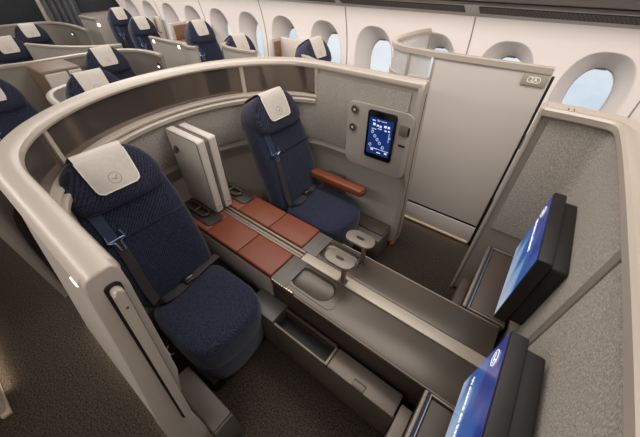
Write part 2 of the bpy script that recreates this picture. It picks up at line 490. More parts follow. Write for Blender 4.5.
# rim
rim = nb()
sweep(rim, OUT, NR, lambda i: [(-0.004, 1.22), (-0.006, 1.245), (0.004, 1.257), (0.018, 1.262), (0.035, 1.262), (0.052+0.002*aft(i), 1.259), (0.064+0.004*aft(i), 1.250), (0.068+0.006*aft(i), 1.236), (0.066+0.004*aft(i), 1.226)])
obj('rim', rim, rimm, suite)
# textile lining on the inside
lin_bm = nb()
def linp(i):
    e = 0.03*aft(i)
    z1 = 1.045 if OUT[i][0] < -1.16 else 1.2
    return [(0.050+e, 0.762), (0.056+e, 0.762), (0.062+e, 0.777), (0.062+e, z1-0.01), (0.058+e, z1), (0.05+e, z1)]
st = [i for i, p in enumerate(OUT) if p[0] < (-1.12 if p[1] < YC else -0.535)]
sweep(lin_bm, OUT[st[0]:st[-1]+1], NR[st[0]:st[-1]+1], lambda i: linp(i+st[0]))
obj('textile_lining', lin_bm, textile, suite)
# ledge under the panes
led = nb()
def ledp(i):
    a = min(1, aft(i+WIN0)*1.6); o = 0.034*a
    return [(0.0, 1.058), (0.0, 1.068), (0.060+o, 1.068), (0.064+o, 1.062), (0.064+o, 1.055), (0.055+o, 1.052), (0.055+o, 1.047), (0.066+o*1.3, 1.046), (0.071+o*1.3, 1.04), (0.069+o*1.3, 1.02), (0.05, 1.015), (0.04, 1.055)]
sweep(led, OUT[WIN0:WIN1+1], NR[WIN0:WIN1+1], ledp)
obj('ledge', led, rimm, suite)
# smoked panes between three posts
posts = [WIN0]
for ty in (0.14, 1.27):
    c = [i for i in range(WIN0, WIN1+1)]
    posts.append(min(c, key=lambda i: abs(OUT[i][1]-ty)+(0 if OUT[i][0] < -1.4 else 9)))
posts.append(WIN1)
for a, b in zip(posts, posts[1:]):
    pb = nb(); sweep(pb, OUT[a:b+1], NR[a:b+1], [(0.046, 1.064), (0.050, 1.228), (0.056, 1.228), (0.052, 1.064)])
    obj('pane', pb, pane_brown, suite)
for i in posts:
    p, n = OUT[i], NR[i]; t_ = Vector((-n.y, n.x))
    pb = nb(); ww = 0.012 if i in posts[1:3] else 0.014
    rings = []
    for z in (1.06, 1.228):
        rings.append([(p[0]+n.x*o+t_.x*s*ww, p[1]+n.y*o+t_.y*s*ww, z) for o, s in ((0.035, -1), (0.035, 1), (0.062, 1), (0.066, 0), (0.062, -1))])
    loft(pb, rings); obj('pane_post', pb, rimm, suite)
# end trims (vertical beige edges) of both side walls
for s, name in ((-1, 'near'), (1, 'far')):
    ys = lambda d: YC+s*d
    def yy(o): return ys(0.785-o)
    prof = [(0.004, 1.257), (0.018, 1.2625), (0.052, 1.2625), (0.064, 1.25), (0.070, 1.22), (0.062, 0.74), (0.050, 0.70), (0.004, 0.62), (-0.02, 0.56), (-0.028, 0.03), (-0.147, 0.03), (-0.157, 0.10), (-0.137, 0.3), (-0.104, 0.6), (-0.062, 0.85), (-0.030, 1.05), (-0.006, 1.22), (-0.004, 1.245)]
    xe = -0.484 if s > 0 else -0.540
    if s < 0: prof[4:8] = [(0.062, 1.20), (0.028, 0.80), (0.010, 0.74), (-0.022, 0.64)]
    t = bmesh.new(); loft(t, [[(xe-0.03, yy(o), z) for o, z in prof], [(xe, yy(o), z) for o, z in prof]])
    ed = [q for q in t.edges if all(abs(v.co.x-xe) < 1e-5 for v in q.verts)]
    bmesh.ops.bevel(t, geom=ed, offset=0.006, segments=3, profile=0.5, affect='EDGES')
    obj('end_trim', t, rimm, suite, angle=50)
    if s > 0:
        e = nb(); ribbon(e, [(-0.4835, yy(0.022), 1.20), (-0.4835, yy(0.0), 0.85), (-0.4835, yy(-0.055), 0.45), (-0.4835, yy(-0.085), 0.08)], (0, 1, 0), 0.008, 0.002)
        obj('door_slot', e, black, suite)
# sliding door edge and grip seen in the end of the near side wall
dr = nb()
prism(dr, rrect(0.022, 0.66, 0.010, 5), 0, 0.022, 0.006, M=frame((-0.5415, -0.018, 0.885), (0, 1, -0.10), (0, 0.10, 1)))
obj('door_edge_grip', dr, rimm, suite)
dr = nb(); prism(dr, rrect(0.032, 0.69, 0.013, 5), 0, 0.003, 0.001, M=frame((-0.5405, -0.020, 0.88), (0, 1, -0.10), (0, 0.10, 1)))
obj('door_slot', dr, black, suite)
dr = nb(); tube(dr, [(-0.521, 0.010, 1.16), (-0.517, 0.010, 1.16)], 0.0025); obj('grip_pin', dr, black, suite)
# glowing sliver imitating a reflected highlight on the near wall's outer face
lm = nb(); rbox(lm, -0.655, -0.622, -0.032, -0.022, 1.188, 1.200, 0.003)
obj('painted_highlight', lm, lamp_m, suite)
# low plinths at the feet of the side walls
for s in (-1, 1):
    y0, y1 = sorted((YC+s*0.79, YC+s*(0.60 if s > 0 else 0.53)))
    if s > 0: x0, x1 = -0.80, -0.52
    else: x0, x1 = -0.80, -0.50; y0, y1 = -0.04, 0.05
    zp = 0.22 if s > 0 else 0.30
    b = BX(x0, x1, y0, y1, 0.0, zp, r=0.008); pl = obj('plinth', b, console_g, suite)
    b = BX(x0-0.01, x1-0.005, y0+(0.06 if s > 0 else 0), y1, zp, zp+0.015, r=0.006); obj('plinth_top', b, brown, pl)
rd = BX(-0.483, -0.474, 1.49, 1.505, 0.08, 0.16, r=0.004); obj('release_tab', rd, red_m, suite)
lt = BX(-1.6, -0.5, -0.06, 0.0, 0.035, 0.05); obj('floor_light', lt, strip_m, suite)

# lower wall groove line / armrest fixings are part of the far wall control area
cp = thing('control_panel', 'grey control panel with blue touch screen, two round lamps and socket on the textile wall', 'control panel', (-0.71, 1.483, 0.90))
p = nb(); prism(p, rrect(0.42, 0.40, 0.045), 0, 0.010, 0.003, M=frame((0.008, -0.002, 0), (1, 0, 0), (0, 0, 1)))
obj('panel', p, console_l, cp)
cp.children[0].data.materials[0] = mat('panel_light_grey', '#989087', 0.45)
def on_cp(x, z, d=0.0): return frame((x, -0.013-d, z), (1, 0, 0), (0, 0, 1))
tb = nb(); prism(tb, rrect(0.215, 0.315, 0.016), 0, 0.010, 0.003, M=on_cp(0.025, 0.028)); tab = obj('tablet', tb, blackgloss, cp)
sc = nb(); prism(sc, rrect(0.178, 0.240, 0.003), 0, 0.001, M=on_cp(0.024, 0.024, 0.0100)); obj('display', sc, ui_bg, tab)
tab.scale = (0.84, 1, 0.93); tab.location = (0.012, 0, 0.006)
ui = nb()
for (x, z, w_, h_) in [(-0.045, 0.085, 0.02, 0.016), (-0.018, 0.08, 0.016, 0.012), (0.004, 0.078, 0.016, 0.012), (0.04, 0.085, 0.02, 0.014), (0.065, 0.085, 0.016, 0.014),
                       (-0.05, 0.108, 0.024, 0.006), (0.045, 0.06, 0.018, 0.008), (0.07, 0.062, 0.014, 0.008), (-0.045, 0.055, 0.04, 0.003), (0.075, 0.02, 0.003, 0.06), (0.085, 0.02, 0.005, 0.008),
                       (-0.04, -0.085, 0.02, 0.012), (0.07, -0.09, 0.02, 0.012), (0.015, -0.098, 0.03, 0.006), (0.015, -0.075, 0.15, 0.0025), (0.0, 0.062, 0.03, 0.004)]:
    rbox(ui, x+0.02-w_/2, x+0.02+w_/2, -0.0255, -0.0245, z+0.02-h_/2, z+0.02+h_/2)
for (x, z) in [(-0.052, 0.035), (-0.03, 0.01), (-0.008, -0.01), (0.012, -0.03), (-0.06, -0.055), (0.04, -0.055)]:
    ring_bm(ui, 0.009, 0.0014, frame((x+0.02, -0.0245, z+0.02), (1, 0, 0), (0, 0, 1)), 14)
obj('screen_icons', ui, ui_hi, tab)
text_mesh('Seat control', 0.014, ui_hi, tab, frame((0.03, -0.0242, 0.132), (1, 0, 0), (0, 0, 1)), 'screen_heading')
for x, z in ((-0.150, 0.155), (-0.156, 0.045)):
    b = nb(); tube(b, [(x, -0.010, z), (x, -0.020, z)], 0.026, 24); kn = obj('spot_lamp', b, bright, cp)
    b = nb(); tube(b, [(x, -0.0195, z), (x, -0.024, z)], 0.019, 20); obj('lamp_bezel', b, brown, kn)
    b = nb(); tube(b, [(x, -0.024, z), (x, -0.0245, z)], 0.008, 16); obj('lamp_lens', b, whitep, kn)
b = nb(); prism(b, rrect(0.050, 0.062, 0.008), 0, 0.006, 0.002, M=on_cp(0.168, 0.105)); sk = obj('socket', b, console_l, cp)
b = nb(); prism(b, rrect(0.012, 0.05, 0.003), 0, 0.004, 0.001, M=on_cp(0.196, 0.105)); obj('socket_slot', b, black, sk)
b = nb(); prism(b, rrect(0.042, 0.012, 0.005), 0, 0.003, 0.001, M=on_cp(0.172, 0.015)); obj('finger_slot', b, black, cp)

ar = thing('armrest', 'rust leather armrest on a dark bracket along the far side wall', 'armrest', (-0.945, 1.40, -0.06))
b = nb(); rbox(b, -0.195, 0.235, -0.028, 0.04, 0.575, 0.63, 0.014, 4); obj('pad', b, leather, ar)
b = nb(); rbox(b, 0.232, 0.244, -0.015, 0.03, 0.585, 0.615, 0.005); obj('end_cap', b, graphite, ar)
b = nb(); rbox(b, -0.12, 0.03, 0.03, 0.11, 0.30, 0.60, 0.01); obj('bracket', b, brown, ar)

# ---------------------------------------------------------------- the big seats
def zq(z): return z if z < 0.9 else 0.9+(z-0.9)*0.69
def spine(v):
    """height above floor z -> x of the seat back front surface (crease at 0,0.40)"""
    h = v-0.40
    return -0.14*h-0.30*h*h
def pad(bm, outline, centre, mapf, layers):
    """pillow: outline scaled towards its centre; layers = (scale, depth)"""
    rings = []
    for s, d in layers:
        rings.append([mapf(centre[0]+(u-centre[0])*s, centre[1]+(v-centre[1])*s, d) for u, v in outline])
    return loft(bm, rings)
def shape_outline(pts, k=3):
    """closed Chaikin"""
    for _ in range(k):
        q = []
        for i in range(len(pts)):
            a, b = pts[i], pts[(i+1) % len(pts)]
            q += [(a[0]*.75+b[0]*.25, a[1]*.75+b[1]*.25), (a[0]*.25+b[0]*.75, a[1]*.25+b[1]*.75)]
        pts = q
    return pts
def back_map(u, z, d):
    sl = -0.14-0.6*(z-0.40)
    n = Vector((1, -sl)).normalized()   # (x,z) normal pointing forward
    return (spine(z)+n.x*d, u, z+n.y*d)
def make_seat(belt=True, detail=True):
    t = thing('business_seat', '', 'seat')
    # backrest
    ol = shape_outline([(-0.205, 0.34), (0.205, 0.34), (0.215, 0.58), (0.212, 0.86), (0.19, 1.04), (0.145, 1.15), (0.08, 1.195), (-0.08, 1.195), (-0.145, 1.15), (-0.19, 1.04), (-0.212, 0.86), (-0.215, 0.58)])
    ol = [(u, zq(z)) for u, z in ol]
    b = nb()
    pad(b, ol, (0, 0.77), back_map, [(0.0, -0.13), (0.9, -0.13), (0.985, -0.115), (1.0, -0.08), (1.0, -0.05), (0.985, -0.022), (0.95, -0.006), (0.88, 0.002), (0.7, 0.006), (0.4, 0.004), (0.02, 0.002)])
    bo = obj('backrest', b, navy, t, angle=60)
    if detail:
        b = nb(); tube(b, [back_map(u/20*0.20, 0.78, 0.0065) for u in range(-20, 21)], 0.0022, 6); obj('back_seam', b, black, bo)
    # headrest pillow wrapping the top
    hl = shape_outline([(-0.15, 0.905), (0.0, 0.90), (0.15, 0.905), (0.190, 0.95), (0.190, 1.05), (0.15, 1.155), (0.09, 1.20), (-0.09, 1.20), (-0.15, 1.155), (-0.190, 1.05), (-0.190, 0.95)])
    hl = [(u, zq(z)) for u, z in hl]
    b = nb()
    pad(b, hl, (0, 1.01), back_map, [(0.0, -0.15), (0.9, -0.15), (1.0, -0.11), (1.01, -0.05), (1.0, 0.0), (0.985, 0.018), (0.95, 0.030), (0.85, 0.037), (0.6, 0.040), (0.02, 0.040)])
    hd = obj('headrest', b, navy2, t, angle=60)
    # cover draped over the top: front panel, rolls over the top edge
    ztop, zcen = zq(1.20), 1.01
    def cover_mesh(w0, w1):
        b = nb(); rows = []
        prs = [(ZLO+(zcen+0.04-ZLO)*k/5, 0.044) for k in range(6)]
        prs += [(zcen+(ztop-zcen)*s_+e_, d_) for s_, d_, e_ in ((0.6, 0.044, 0), (0.85, 0.0415, 0.001), (0.95, 0.035, 0.003), (0.985, 0.022, 0.004), (1.0, 0.002, 0.005), (1.01, -0.05, 0.005), (1.0, -0.11, 0.005), (0.9, -0.155, 0.0), (0.5, -0.158, 0.0))]
        for k, (z, d) in enumerate(prs):
            f = min(1, max(0, (z-ZLO)/(ztop-ZLO))); ww = (w0+(w1-w0)*f)/2*(0.86 if k == 0 else (0.965 if k == 1 else 1))
            rows.append([b.verts.new(back_map(-ww+2*ww*j/12, z, d)) for j in range(13)])
        for a, c in zip(rows, rows[1:]):
            for j in range(12): b.faces.new((a[j], a[j+1], c[j+1], c[j]))
        bmesh.ops.recalc_face_normals(b, faces=b.faces[:])
        bmesh.ops.solidify(b, geom=b.faces[:], thickness=-0.003)
        return b
    ZLO = 0.962
    cv = obj('headrest_cover', cover_mesh(0.172, 0.185), cover_m, hd, angle=60)
    if detail:
        b = nb()
        ed = [(0.092, 1.085, 0.0445), (0.091, 1.05, 0.046), (0.088, 1.0, 0.046), (0.086, 0.982, 0.046), (0.081, 0.968, 0.046), (0.066, 0.960, 0.046)]
        edge = [back_map(-u, z, d) for u, z, d in ed]+[back_map(u, z, d) for u, z, d in reversed(ed)]
        tube(b, edge, 0.003, 6); obj('cover_piping', b, cover_e, cv)
    b = nb(); zc = 1.0
    o_ = back_map(0, zc, 0.0465); upv = Vector(back_map(0, zc+0.01, 0.0465))-Vector(back_map(0, zc-0.01, 0.0465))
    crane(b, 0.023, frame(o_, (0, 1, 0), upv)); obj('emblem', b, logo_m, cv, smooth=False)
    # seat cushion
    so = []
    for (x, y) in shape_outline([(-0.04, -0.20), (0.20, -0.212), (0.34, -0.21), (0.425, -0.15), (0.445, 0.0), (0.425, 0.15), (0.34, 0.21), (0.20, 0.212), (-0.04, 0.20)]):
        so.append((x, y))
    b = nb()
    def sm(x, y, z): return (x, y, z-0.02*max(0, x-0.3)/0.2-0.02)
    rings = []
    for s, z in [(0.0, 0.27), (0.9, 0.27), (0.96, 0.275), (0.99, 0.30), (1.0, 0.35), (1.0, 0.395), (0.985, 0.425), (0.95, 0.443), (0.88, 0.452), (0.7, 0.455), (0.4, 0.452), (0.02, 0.45)]:
        rings.append([sm(0.25+(x-0.25)*s, y*s, z) for x, y in so])
    loft(b, rings); obj('seat_cushion', b, navy, t, angle=60)
    # calf rest
    b = nb(); rings = []
    for s, z in [(0.9, 0.07), (0.95, 0.075), (0.97, 0.10), (0.985, 0.2), (0.99, 0.30)]:
        rings.append([(0.25+(x-0.25)*(s if x > 0.25 else 1)-0.05*(0.30-z)*(x > 0.3), y*s*0.97, z) for x, y in so])
    loft(b, rings); obj('calf_rest', b, navy, t, angle=60)
    b = BX(-0.20, 0.38, -0.20, 0.20, 0.0, 0.09, r=0.01); obj('seat_base', b, black, t)
    # shoulder belt and lap belt (anchored on the -y side of the back)
    if belt:
        b = nb(); ya = -0.14
        pts = [back_map(ya+0.0*i, 0.935-0.024*i, 0.010) for i in range(7)]
        ribbon(b, pts, (0, 1, 0), 0.045, 0.003); bs = obj('shoulder_strap', b, strap_b, t)
        y2 = ya+0.012
        bk = nb(); zc = 0.78
        def bp(u, z): return back_map(y2+u, z, 0.016)
        tube(bk, [bp(-0.030, zc+0.045), bp(-0.036, zc+0.012), bp(-0.012, zc+0.004), bp(-0.008, zc-0.035), bp(0.010, zc-0.035), bp(0.012, zc+0.004), bp(0.036, zc+0.012), bp(0.030, zc+0.045)], 0.0042, 8)
        tube(bk, [bp(-0.034, zc+0.014), bp(0.034, zc+0.014)], 0.0042, 8)
        obj('buckle', bk, blued, bs)
        b = nb()
        pts = [back_map(y2, 0.79, 0.009), back_map(y2-0.005, 0.70, 0.012), back_map(y2-0.015, 0.60, 0.014), back_map(y2-0.02, 0.51, 0.018), (0.025, y2-0.02, 0.455), (0.045, y2+0.01, 0.444), (0.048, y2+0.06, 0.443), (0.035, y2+0.13, 0.442), (0.015, y2+0.25, 0.446), (0.0, 0.225, 0.44)]
        wd = [(0, 1, 0)]*4+[(0, 1, 0), (0.6, 1, 0), (1, 0.2, 0), (1, 0.1, 0), (1, 0.1, 0), (1, 0.1, 0)]
        ribbon(b, smoothpath(pts, 0), wd, 0.042, 0.003); lb = obj('lap_belt', b, strap_m, t)
        b = nb(); rbox(b, -0.002, 0.048, 0.0, 0.06, 0.440, 0.458, 0.005); lk = obj('lap_buckle', b, black, lb)
        b = nb(); rbox(b, 0.018, 0.028, 0.015, 0.05, 0.4575, 0.461, 0.002); obj('release_plate', b, steel, lk)
        b = nb(); ribbon(b, [back_map(-0.135, 0.70, 0.010), back_map(-0.155, 0.55, 0.012), (0.01, -0.16, 0.45)], (0, 1, 0), 0.028, 0.003); obj('anchor_strap', b, strap_m, t)
    return t
def copy_tree(o, parent=None):
    c = o.copy(); C.objects.link(c)
    if parent: c.parent = parent
    for ch in list(o.children): copy_tree(ch, c)
    return c
SG = 'business seats in the cabin'
s1 = make_seat(); s1.location = (-1.13, 0.275, 0); s1.scale = (1, 1, 1.018)
s1['label'] = 'near navy seat with cream headrest cover, left of the rust console cushions'
s2 = copy_tree(s1); s2.scale = (1, 1, 1); s2.location = (-1.12, 1.245, 0)
s2['label'] = 'navy seat beyond the rust console, next to the wall touch screen'
for s in (s1, s2): s['group'] = 'seats of the double suite'
hk = nb(); tube(hk, [(0.20, -0.232, 0.36), (0.22, -0.25, 0.37), (0.25, -0.25, 0.365), (0.24, -0.235, 0.34)], 0.004, 6)
obj('adjuster_loop', hk, console_l, s1)

# ---------------------------------------------------------------- centre console
co = thing('centre_console', 'long bronze console between the two seats running forward to the monitors', 'console', (0, 0, 0))
y0, y1 = 0.545, 0.97
b = nb(); rbox(b, -0.742, 0.255, y0, 0.735, 0.462, 0.498, 0.006); rbox(b, -0.742, 0.255, 0.798, y1, 0.462, 0.498, 0.006)
top = obj('worktop', b, console_m, co)
b = nb(); rbox(b, -0.70, 0.255, 0.737, 0.796, 0.47, 0.5015, 0.003); obj('light_strip_inlay', b, mat('strip_champagne', '#A5998B', 0.4, 0.2), co)
b = nb(); rbox(b, -1.62, -0.705, 0.737, 0.752, 0.47, 0.503, 0.003); rbox(b, -1.62, -0.705, 0.757, 0.775, 0.465, 0.497, 0.003); rbox(b, -1.62, -0.705, 0.780, 0.796, 0.47, 0.503, 0.003)
obj('divider_rail', b, mat('rail_taupe', '#7E7165', 0.4, 0.3), co)
for ya, yb in ((y0+0.004, 0.735), (0.798, y1-0.004)):
    b = BX(-0.742, -0.645, ya, yb, 0.4965, 0.5005, r=0.001); obj('grey_pad', b, console_g, co)
b = nb(); rbox(b, -0.742, 0.255, 0.553, y1-0.008, 0.03, 0.465, 0.004); obj('console_body', b, brown, co)
b = nb(); rbox(b, -1.62, -0.742, 0.565, 0.962, 0.05, 0.47, 0.008); obj('aft_body', b, shell_d, co)
for yy_ in (0.566, 0.963):
    b = nb(); rbox(b, -0.752, -0.738, yy_-0.006, yy_+0.004, 0.24, 0.478, 0.003); obj('corner_trim', b, bright, co)
# side panel of light grey under cushions, near side and far side
for ya, yb in ((0.552, 0.566), (0.961, 0.975)):
    b = nb(); prism(b, [(-1.30, 0.32), (-0.752, 0.22), (-0.752, 0.468), (-1.5, 0.468), (-1.5, 0.40)], ya, yb, 0.002, M=Matrix(((1, 0, 0, 0), (0, 0, 1, 0), (0, 1, 0, 0), (0, 0, 0, 1))))
    obj('side_panel', b, mat('side_panel_grey', '#AFA69D', 0.5), co)
for ye in (0.5445, 0.9705):
    b = nb(); tube(b, [(-0.58, ye, 0.4935), (0.25, ye, 0.4935)], 0.0042, 8); obj('edge_bead', b, bright, co)
# printed strip on the near edge
b = BX(-0.735, -0.59, 0.5435, 0.556, 0.493, 0.4990, r=0.001); us = obj('switch_strip', b, blackgloss, co)
b = nb(); random.seed(5)
for i in range(9):
    x = -0.725+i*0.0155; rbox(b, x-0.005, x+0.005, 0.5465, 0.5535, 0.4988, 0.4996)
obj('switch_icons', b, mat('switch_gold', '#E0C79A', 0.4, emis='#E0C79A', estr=0.4), us)
# recessed trays cut into the worktop
cut = nb()
for yc in (0.655, 0.885):
    f0, f1, f2, f3 = rrect(0.245, 0.130, 0.060, 9), rrect(0.238, 0.123, 0.057, 9), rrect(0.225, 0.110, 0.052, 9), rrect(0.19, 0.08, 0.038, 9)
    t_ = bmesh.new()
    loft(t_, [[(x-0.545, y+yc, z) for x, y in f] for f, z in ((f0, 0.52), (f0, 0.498), (f1, 0.492), (f2, 0.482), (f3, 0.477))])
    merge(cut, t_)
co_ = obj('cutter', cut, console_m)
md = top.modifiers.new('cut', 'BOOLEAN'); md.object = co_; md.operation = 'DIFFERENCE'; md.solver = 'EXACT'
bpy.context.view_layer.update()
me_ = bpy.data.meshes.new_from_object(top.evaluated_get(bpy.context.evaluated_depsgraph_get()))
top.modifiers.clear(); top.data = me_
for p_ in me_.polygons: p_.use_smooth = True
me_.set_sharp_from_angle(angle=math.radians(30))
bpy.data.objects.remove(co_)
for ya in (0.655, 0.885):
    b = nb(); o_ = rrect(0.30, 0.158, 0.03, 6); i_ = rrect(0.296, 0.154, 0.028, 6)
    loft(b, [[(x-0.535, y+ya, 0.4985) for x, y in o_], [(x-0.535, y+ya, 0.5005) for x, y in o_], [(x-0.535, y+ya, 0.5005) for x, y in i_], [(x-0.535, y+ya, 0.4985) for x, y in i_], ], True, False)
    obj('tray_seam', b, graphite, co)
# lower stowage box, near and far sides
def stow(s):
    Y = lambda d: YC+s*d
    def bx(name, x0, x1, d0, d1, z0, z1, m, r=0.004, parent=co):
        a, c = sorted((Y(d0), Y(d1))); return obj(name, BX(x0, x1, a, c, z0, z1, r=r), m, parent)
    box = bx('stowage_box', -0.84, 0.04, -0.0+0.21, 0.318, 0.03, 0.25, console_m)
    bx('stowage_front', -0.64, 0.04, 0.318, 0.330, 0.03, 0.318, MATS.get('lid_bronze') or mat('lid_bronze', '#6A5F55', 0.38, 0.3), parent=box)
    bx('stowage_end', -0.84, -0.645, 0.21, 0.330, 0.03, 0.325, console_g, parent=box)
    bx('bin_rim', -0.63, -0.30, 0.326, 0.334, 0.318, 0.330, bright, 0.003, parent=box)
    bx('bin_rim', -0.312, -0.298, 0.235, 0.33, 0.30, 0.330, bright, 0.003, parent=box)
    bx('bin_lining', -0.64, -0.31, 0.235, 0.318, 0.25, 0.256, black, 0.001, parent=box)
    bx('bin_back', -0.64, -0.31, 0.222, 0.238, 0.25, 0.325, brown, 0.003, parent=box)
    lid = bx('bin_lid', -0.295, 0.035, 0.232, 0.334, 0.30, 0.330, console_l, 0.004, parent=box)
    lid.data.materials[0] = MATS['lid_bronze'] if 'lid_bronze' in MATS else mat('lid_bronze', '#6A5F55', 0.38, 0.3)
    bx('lid_latch', -0.165, -0.105, 0.30, 0.332, 0.3285, 0.333, console_m, 0.003, parent=lid)
    bx('kickboard', -0.84, 0.04, 0.21, 0.312, 0.0, 0.03, black, 0.001, parent=box)
stow(-1); stow(1)

# rust cushions on the aft console
CG = 'rust leather console cushions'
segs = [(-1.56, -1.285, 'hindmost'), (-1.282, -1.010, 'middle'), (-1.007, -0.745, 'foremost')]
for row, ya, yb, wh in ((0, 0.553, 0.733, 'nearest the near navy seat'), (1, 0.800, 0.973, 'nearest the far navy seat')):
    for x0, x1, pos in segs:
        b = nb(); rbox(b, x0, x1, ya, yb, 0.472, 0.512, 0.010, 4)
        if pos == 'hindmost': x_lab = 'rear rust leather cushion beside the dividers, in the row '+wh
        else: x_lab = '%s rust leather cushion in the row %s' % ({'middle': 'middle', 'foremost': 'front'}[pos], wh)
        tag(obj('console_cushion', b, leather), x_lab, 'cushion', CG)

# dark trays + folding screens at the aft end of the console
for (ya, yb, s, lab) in ((0.585, 0.70, -1, 'dark brown fitting with folded hinge arm under the white divider, by the near seat'), (0.855, 0.965, 1, 'dark brown fitting under the white divider, by the far seat')):
    ft = thing('divider_bracket', lab, 'bracket', (-1.45, (ya+yb)/2, 0.512))
    hw = (yb-ya)/2
    b = nb(); prism(b, rrect(0.33, 2*hw, 0.03), 0, 0.008, 0.003, M=Matrix.Translation((0, 0, 0))); obj('base_plate', b, MATS.get('bracket_brown') or mat('bracket_brown', '#2B2420', 0.45), ft)
    b = nb(); tube(b, [(-0.14, s*(hw-0.03), 0.02), (0.06, s*(hw-0.03), 0.02), (0.075, s*(hw-0.055), 0.02), (0.06, s*(hw-0.085), 0.02), (-0.14, s*(hw-0.085), 0.02)], 0.010, 8); obj('hinge_arm', b, graphite, ft)
    b = nb(); rbox(b, -0.03, -0.015, -hw+0.02, hw-0.02, 0.012, 0.028, 0.004); obj('cross_bar', b, graphite, ft)
for yv, lab, x0, x1 in ((0.718, 'white upright divider leaf with coat hook, nearest the near seat', -1.650, -1.345), (0.788, 'white upright divider leaf without hook, nearest the far seat', -1.635, -1.345)):
    dv = thing('divider_screen', lab, 'divider', ((x0+x1)/2, yv, 0.512), 0, 'pair of white divider leaves')
    hx = (x1-x0)/2
    b = nb(); rbox(b, -hx, hx, -0.028, 0.028, 0.004, 0.495, 0.016, 5, M=Matrix(((1, 0, 0.02, 0), (0, 1, 0, 0), (0, 0, 1, 0), (0, 0, 0, 1)))); obj('leaf', b, whitep, dv)
    b = nb()
    for sy in (-1, 1):
        tube(b, [(-hx+0.02, sy*0.0262, 0.490), (hx-0.004, sy*0.0262, 0.490), (hx+0.005, sy*0.0262, 0.480), (hx-0.003, sy*0.0262, 0.02)], 0.003, 6)
    obj('edge_trim', b, console_l, dv)
    if yv < 0.75:
        b = nb(); tube(b, [(-0.070, -0.026, 0.39), (-0.070, -0.036, 0.39)], 0.018, 14); tube(b, [(-0.070, -0.034, 0.392), (-0.045, -0.056, 0.392), (-0.020, -0.060, 0.397)], 0.009, 8)
        obj('coat_hook', b, graphite, dv)
    b = nb(); rbox(b, hx+0.0, hx+0.004, -0.004, 0.004, 0.045, 0.052, 0.001); obj('latch_hole', b, black, dv)

# oval cocktail tables on stems
for (xc, yc, zc, lab) in ((-0.462, 0.755, 0.66, 'oval cocktail tray on a bronze stem rising from the console, nearer the viewer'), (-0.452, 0.925, 0.66, 'oval cocktail tray on a bronze stem rising from the console, on the far seat side')):
    ct = thing('cocktail_tray', lab, 'tray', (xc, yc, 0.5015), 0, 'pair of oval cocktail trays')
    zz = zc-0.5015
    b = nb(); prism(b, rrect(0.158, 0.088, 0.043, 8), zz-0.014, zz, 0.005); tt = obj('tray_top', b, console_l, ct)
    b = nb(); prism(b, rrect(0.045, 0.017, 0.008, 5), zz-0.001, zz+0.0012); obj('grip_slot', b, black, tt)
    b = nb(); rbox(b, 0.018, 0.04, -0.010, 0.010, 0.0, zz-0.013, 0.003); obj('stem', b, mat('stem_bronze', '#8A6F5C', 0.3, 0.6) if 'stem_bronze' not in MATS else MATS['stem_bronze'], ct)
    b = nb(); rbox(b, 0.005, 0.05, -0.018, 0.018, 0.0, 0.004, 0.001); obj('foot_plate', b, graphite, ct)

# ---------------------------------------------------------------- front partition with monitors
fr = thing('front_partition', 'tall textile-lined front wall of the suite with a champagne rim, carrying both monitors', 'partition', (0, 0, 0))
fp = smoothpath([(0.02, 1.515), (0.17, 1.515), (0.285, 1.50), (0.315, 1.38), (0.315, 0.15), (0.285, 0.03), (0.17, 0.015), (0.02, 0.015)], 3)
fn = normals2d(fp, 1)
mid = len(fp)//2
if fn[mid].x > 0: fn = [-n for n in fn]
b = nb(); sweep(b, fp, fn, [(-0.02, 0.02), (-0.02, 1.23), (0.025, 1.23), (0.025, 0.02)]); obj('wall_core', b, shell_d, fr)
b = nb(); sweep(b, fp, fn, [(-0.055, 1.225), (-0.055, 1.25), (-0.045, 1.262), (-0.03, 1.262), (-0.012, 1.254), (0.005, 1.254), (0.022, 1.262), (0.040, 1.262), (0.048, 1.254), (0.048, 1.232), (0.040, 1.225)]); obj('rim', b, rimm, fr)
sel = [i for i, p in enumerate(fp)]
a0 = next(i for i in sel if fp[i][0] > 0.045); a1 = len(fp)-1-a0
b = nb(); sweep(b, fp[a0:a1+1], fn[a0:a1+1], [(0.022, 0.60), (0.034, 0.605), (0.034, 1.20), (0.022, 1.22)]); obj('textile_lining', b, textile, fr)
b = nb(); rbox(b, 0.276, 0.2835, 0.725, 0.762, 0.55, 1.225, 0.002); obj('centre_strip', b, mat('strip_taupe', '#7D746B', 0.45), fr)
for ye in (1.515, 0.015):
    b = nb(); rbox(b, 0.006, 0.026, ye-0.034, ye+0.034, 0.0, 1.258, 0.008, 4); obj('edge_trim', b, rimm, fr)
b = nb()
for dx in (0.0, 0.018): rbox(b, 0.095+dx, 0.099+dx, 1.500, 1.520, 1.2605, 1.2635, 0.001)
obj('rim_clip', b, brown, fr)

def monitor(name, lab, x, ya, yb, za, zb, sm_, txt):
    t = thing(name, lab, 'monitor', (x, (ya+yb)/2, (za+zb)/2), 0, 'pair of suite monitors')
    hy, hz = (yb-ya)/2, (zb-za)/2
    b = nb(); rbox(b, 0.0, 0.042, -hy, hy, -hz, hz, 0.004); obj('housing', b, screenb, t)
    b = nb(); rbox(b, 0.042, 0.091, -hy+0.012, hy-0.012, -hz+0.012, hz-0.022, 0.008); obj('wall_mount', b, screenb, t)
    b = nb(); rbox(b, -0.0015, 0.0005, -hy+0.008, hy-0.008, -hz+0.012, hz-0.010); d = obj('display', b, sm_, t, smooth=False)
    text_mesh('Welcome on board', 0.027, ui_lt, d, frame((-0.0025, hy-0.15, txt), (0, -1, 0), (0, 0, 1)), 'display_text')
    b = nb(); crane(b, 0.024, frame((-0.0025, hy-0.055, hz-0.07), (0, -1, 0), (0, 0, 1))); obj('display_emblem', b, ui_lt, d, smooth=False)
    return t
